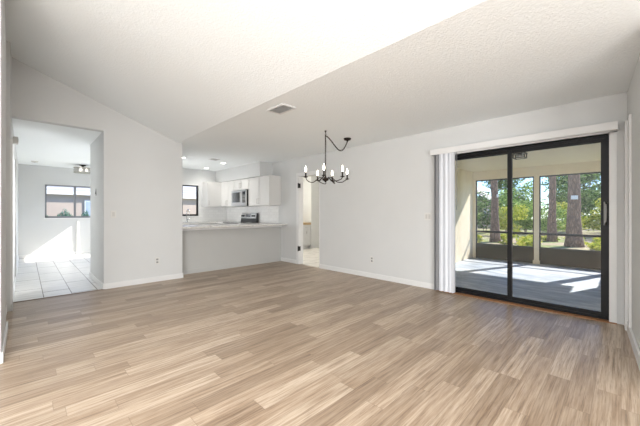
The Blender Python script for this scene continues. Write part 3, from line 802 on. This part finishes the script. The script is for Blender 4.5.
# ------------------------------------------------------------------ bathroom seen through the narrow doorway
bv = thing('bathroom_vanity', 'pale vanity with tan top seen through the narrow doorway', 'vanity', (6.28, 7.74, 0))
MB().box(-0.4, 0.42, -0.52, 0, 0.1, 0.79).box(-0.38, 0.40, -0.45, 0, 0, 0.1).build('carcass', M['vanity'], bv)
MB().box(-0.42, 0.43, -0.55, 0, 0.79, 0.86).box(-0.42, 0.43, -0.02, 0, 0.86, 0.96).build('top', M['tan'], bv, bevel=0.004)
for x in (-0.4, 0.01):
    d = MB().box(x + 0.01, x + 0.40, -0.535, -0.52, 0.14, 0.60).box(x + 0.01, x + 0.06, -0.543, -0.535, 0.14, 0.60).box(x + 0.35, x + 0.40, -0.543, -0.535, 0.14, 0.60).box(x + 0.06, x + 0.35, -0.543, -0.535, 0.14, 0.19).box(x + 0.06, x + 0.35, -0.543, -0.535, 0.55, 0.60).build('door', M['vanity'], bv)
    MB().tube([(x + 0.2, -0.57, 0.50), (x + 0.2, -0.57, 0.58)], 0.006).build('handle', M['nickel'], d)
    d = MB().box(x + 0.01, x + 0.40, -0.538, -0.52, 0.62, 0.77).build('drawer', M['vanity'], bv)
    MB().tube([(x + 0.15, -0.56, 0.695), (x + 0.25, -0.56, 0.695)], 0.006).build('handle', M['nickel'], d)
tb = thing('towel_bar', 'nickel towel bar above the bathroom vanity', 'towel bar', (6.52, 7.74, 1.36))
MB().tube([(-0.16, -0.06, 0), (0.18, -0.06, 0)], 0.009).build('bar', M['nickel'], tb)
for x in (-0.14, 0.16): MB().tube([(x, 0, 0), (x, -0.065, 0)], 0.012).build('bracket', M['nickel'], tb)
bl = thing('wall_lamp', 'round lit lamp on the bathroom wall', 'lamp', (6.33, 7.74, 1.82))
MB().tube([(0, 0, 0), (0, -0.03, 0)], 0.07, 16).build('backplate', M['nickel'], bl)
MB().lathe([(0.0, -0.07), (0.045, -0.055), (0.07, 0.0), (0.045, 0.055), (0.0, 0.07)], (0, -0.09, 0), 16).build('shade', M['globe'], bl, smooth=True)
d = bpy.data.lights.new('bathroom_glow', 'POINT'); d.energy = 32; d.shadow_soft_size = 0.25; d.color = (1, 0.93, 0.82)
o = bpy.data.objects.new('bathroom_glow', d); COL.objects.link(o); o.location = (5.2, 6.4, 2.1)

# ------------------------------------------------------------------ outdoors: ground, pines, shrubs, houses
GZ = -0.15
S('ground', MB().box(-15, 70, -40, 60, GZ - 0.2, GZ), M['ground'], 'leaf littered ground beyond the patio', 'ground')


def leaf_cloud(n, sx, sy, sz, cz, size, seed, clumps=14):
    r = random.Random(seed); mb = MB()
    cs = []
    for i in range(clumps):
        a = r.uniform(0, 2 * math.pi); q = r.uniform(0.2, 0.95); e = r.uniform(-0.9, 0.95)
        cs.append(Vector((math.cos(a) * q * sx * 0.7, math.sin(a) * q * sy * 0.7, cz + e * sz * 0.72)))
    for i in range(n):
        c = r.choice(cs); d = Vector((r.gauss(0, 1), r.gauss(0, 1), r.gauss(0, 1))).normalized() * r.uniform(0.5, 1.0)
        p = c + Vector((d.x * sx * 0.36, d.y * sy * 0.36, d.z * sz * 0.32))
        u = Vector((r.gauss(0, 1), r.gauss(0, 1), r.gauss(0, 0.7))).normalized(); w = u.cross(Vector((r.gauss(0, 1), r.gauss(0, 1), r.gauss(0, 1)))).normalized()
        L = size * r.uniform(0.6, 1.3); B = L * 0.42
        v = [mb.bm.verts.new(q) for q in (p - u * L / 2, p + w * B / 2, p + u * L / 2, p - w * B / 2)]
        mb.bm.faces.new(v)
    return mb


def shrub_proto(name, mat, n, s, h, size, seed, stem=True):
    t = bpy.data.objects.new(name, None); COL.objects.link(t)
    leaf_cloud(n, s, s, h * 0.5, h * 0.52, size, seed).build('foliage', M[mat], t)
    st = MB(); r = random.Random(seed)
    for k in range(4):
        a = r.uniform(0, 6.28); st.tube([(0.05 * math.cos(a), 0.05 * math.sin(a), -0.05), (0.3 * s * math.cos(a), 0.3 * s * math.sin(a), h * 0.7)], [0.03, 0.012], 6)
    st.build('stem', M['bark'], t)
    return t


protos = {
    'y': shrub_proto('leafy_shrub', 'leaf_y', 2300, 1.5, 2.5, 0.18, 11),
    'g': shrub_proto('leafy_shrub', 'leaf_g', 2300, 1.5, 2.7, 0.18, 12),
    'd': shrub_proto('leafy_shrub', 'leaf_d', 2300, 1.6, 3.2, 0.19, 13),
}
KL = {'y': ('yellow green leafy shrub in the growth beyond the patio', 'yellow green shrubs beyond the patio'),
      'g': ('mid green leafy shrub in the growth beyond the patio', 'mid green shrubs beyond the patio'),
      'd': ('dark green tall shrub in the growth beyond the patio', 'dark green shrubs beyond the patio')}
used = set()
# (x, y, kind, scale)
SPOTS = [(17.2, 8.6, 'y', .70), (18.6, 6.5, 'g', .72), (19.8, 4.6, 'y', .74), (21.0, 2.7, 'g', .74), (22.2, 0.6, 'y', .92), (22.8, -2.1, 'y', .95),
         (18.8, 10.6, 'g', .80), (20.2, 8.4, 'y', .82), (21.5, 6.3, 'd', .76), (22.7, 4.3, 'g', .80), (24.2, 2.3, 'y', .85), (25.4, -0.3, 'd', 1.0),
         (20.6, 13.0, 'd', .95), (22.2, 10.4, 'g', .95), (23.8, 7.8, 'd', .95), (25.3, 5.2, 'g', .98), (27.4, 2.4, 'd', 1.05), (29.0, -0.9, 'g', 1.3), (26.0, -3.6, 'd', 1.1),
         (24.5, 18.0, 'd', 1.7), (27.5, 13.6, 'g', 1.6), (36.0, 14.5, 'd', 1.9), (32.5, 6.6, 'g', 1.65), (38.0, 9.0, 'd', 2.2), (34.6, 2.6, 'd', 1.8), (36.5, -2.6, 'g', 2.1), (33.0, -6.5, 'd', 2.0), (42.0, 3.5, 'd', 2.6), (40.5, -5.5, 'd', 2.3)]
for x, y, k, s in SPOTS:
    o = protos[k] if k not in used else copy_tree(protos[k]); used.add(k)
    o.location = (x, y, GZ); o.scale = (s, s, s); o.rotation_euler = (0, 0, rnd.uniform(0, 6.28)); tag(o, KL[k][0], 'shrub', KL[k][1])


def pine(x, y, r0, r1, h, label, lean=(0, 0), boughs=(), seed=1):
    t = thing('pine_tree', label, 'tree', (x, y, GZ)); r = random.Random(seed); n = 26
    path, rad = [], []
    for i in range(n):
        f = i / (n - 1); z = -0.1 + f * h
        path.append((lean[0] * f + r.uniform(-.015, .015), lean[1] * f + r.uniform(-.015, .015), z))
        rad.append((r1 + (r0 - r1) * math.exp(-z * 1.3) + (r1 * 0.0)) * (1 - 0.45 * f) * r.uniform(0.96, 1.04))
    MB().tube(path, rad, 16).build('trunk', M['bark'], t, smooth=True)
    for (bz, az, L) in boughs:
        c = Vector((lean[0] * bz / h, lean[1] * bz / h, bz)); d = Vector((math.cos(az), math.sin(az), 0.0))
        pts = [c + d * (L * q) + Vector((0, 0, 0.25 * L * q - 0.55 * L * q * q)) for q in (0, .25, .5, .75, 1)]
        b = MB().tube(pts, [0.03, 0.022, 0.016, 0.011, 0.006], 6).build('bough', M['bark'], t)
        nd = MB()
        for i in range(420):
            q = r.uniform(0.3, 1.02); p = c + d * (L * q) + Vector((0, 0, 0.25 * L * q - 0.55 * L * q * q))
            p += Vector((r.gauss(0, .13), r.gauss(0, .13), r.gauss(0, .10)))
            u = Vector((r.gauss(0, 1), r.gauss(0, 1), r.gauss(0, 1))).normalized(); w = u.cross(Vector((r.gauss(0, 1), r.gauss(0, 1), r.gauss(0, 1)))).normalized()
            l2 = 0.11 * r.uniform(.6, 1.3)
            nd.bm.faces.new([nd.bm.verts.new(e) for e in (p - u * l2, p + w * .014, p + u * l2, p - w * .014)])
        nd.build('needles', M['needle'], b)
    leaf_cloud(900, 1.1, 1.1, 1.6, h - 0.4, 0.2, seed).build('crown', M['needle'], t)
    return t


pine(15.4, 1.30, 0.33, 0.205, 11, 'thick pine trunk with white tag beyond the right patio screen', (0.1, 0.0), ((4.0, -2.4, 1.6), (4.4, -0.9, 1.8)), 3)
pine(17.5, 2.28, 0.23, 0.145, 11, 'slimmer pine trunk left of the thick trunk in the right patio screen', (0.15, -0.1), ((3.6, 1.2, 1.2), (4.2, 1.9, 1.3)), 4)
pine(15.3, 4.05, 0.23, 0.155, 11, 'pine trunk standing beyond the left patio screen', (-0.2, 0.1), ((4.3, -1.2, 1.6),), 5)
# tags pinned on two trunks, facing the house
tg = MB().box(-0.004, 0.004, -0.11, 0.11, -0.075, 0.075).build('paper_tag', M['tag'], loc=(15.4 - 0.25, 1.30 - 0.03, 1.78)); tg.rotation_euler = (0, 0, R(22)); tag(tg, 'white tag pinned on the thick pine trunk', 'tag')
tg = MB().box(-0.004, 0.004, -0.04, 0.04, -0.07, 0.07).build('paper_tag', M['tag'], loc=(15.3 - 0.155, 4.05 - 0.135, 1.95)); tg.rotation_euler = (0, 0, R(40)); tag(tg, 'small white tag on the pine trunk in the left screen', 'tag')

# undergrowth tufts on the litter
tf = leaf_cloud(260, 0.45, 0.45, 0.22, 0.2, 0.14, 31, 6).build('ground_plant', M['leaf_y'])
TL = 'low yellow green plant on the leaf litter near the pines'
spots = [(13.6, 5.4), (14.6, 6.0), (14.3, 3.4), (16.5, 5.2), (16.3, 3.1), (17.6, 2.4), (15.9, 0.4), (17.4, 0.6), (18.3, 4.2), (13.6, 2.5), (16.8, 1.3), (17.2, -0.6), (14.0, 4.6), (15.4, 2.7), (16.8, 4.2), (15.4, 5.2), (18.6, 3.2), (18.9, 1.6), (14.4, 0.6), (16.3, -0.1), (19.6, 0.4), (18.4, -0.4)]
for i, (x, y) in enumerate(spots):
    o = tf if i == 0 else tf.copy()
    if i: COL.objects.link(o)
    s = rnd.uniform(.7, 1.4); o.location = (x, y, GZ); o.scale = (s, s, s); o.rotation_euler = (0, 0, rnd.uniform(0, 6)); tag(o, TL, 'plant', 'low plants beyond the patio')


def house(name, label, x0, x1, y0, y1, wh, rise, wins, axis_y=True):
    t = thing(name, label, 'house', ((x0 + x1) / 2, y0, GZ)); cx = (x0 + x1) / 2; a = (x1 - x0) / 2; dp = y1 - y0
    MB().box(-a, a, 0, dp, 0, wh).build('wall', M['stucco'], t)
    MB().prism([(-0.12, wh), (dp / 2, wh + rise), (dp + 0.6, wh), (dp + 0.6, wh + 0.12), (dp / 2, wh + rise + 0.12), (-0.12, wh + 0.12)], -a - 0.4, a + 0.4, 0).build('roof', M['shingle'], t)
    MB().box(-a - 0.4, a + 0.4, -0.16, -0.12, wh - 0.06, wh + 0.14).build('fascia', M['fascia'], t)
    for (wx, wz, ww, wh2) in wins:
        f = MB().box(wx - ww / 2, wx + ww / 2, -0.04, 0.02, wz, wz + wh2).build('window', M['fascia'], t)
        MB().box(wx - ww / 2 + 0.06, wx + ww / 2 - 0.06, -0.05, -0.04, wz + 0.06, wz + wh2 - 0.06).build('pane', M['bluepane'], f)
    return t


house('neighbour_house', 'cream neighbour house with pale roof outside the left windows', -8.0, 14.0, 18.5, 27.0, 2.25, 2.4, ((-0.45, 0.75, 0.95, 1.2),))
hs = leaf_cloud(1500, 0.75, 0.6, 0.62, 0.66, 0.11, 41, 12).build('hedge_shrub', M['leaf_b'])
for i, x in enumerate((-0.2, 0.5, 1.2, 1.9, 2.6, 3.3)):
    o = hs if i == 0 else hs.copy()
    if i: COL.objects.link(o)
    s = rnd.uniform(1.15, 1.38); o.location = (x, 16.9, GZ); o.scale = (0.52, 0.52, s); o.rotation_euler = (0, 0, rnd.uniform(0, 6)); tag(o, 'blue green hedge shrub outside the tiled room window', 'shrub', 'hedge shrubs before the neighbour house')
hb = house('garden_house', 'pale distant house glimpsed through the growth', 28.8, 31.0, 8.6, 11.0, 2.6, 1.2, ((-0.6, 0.9, 0.6, 1.0), (0.5, 0.9, 0.6, 1.0)))
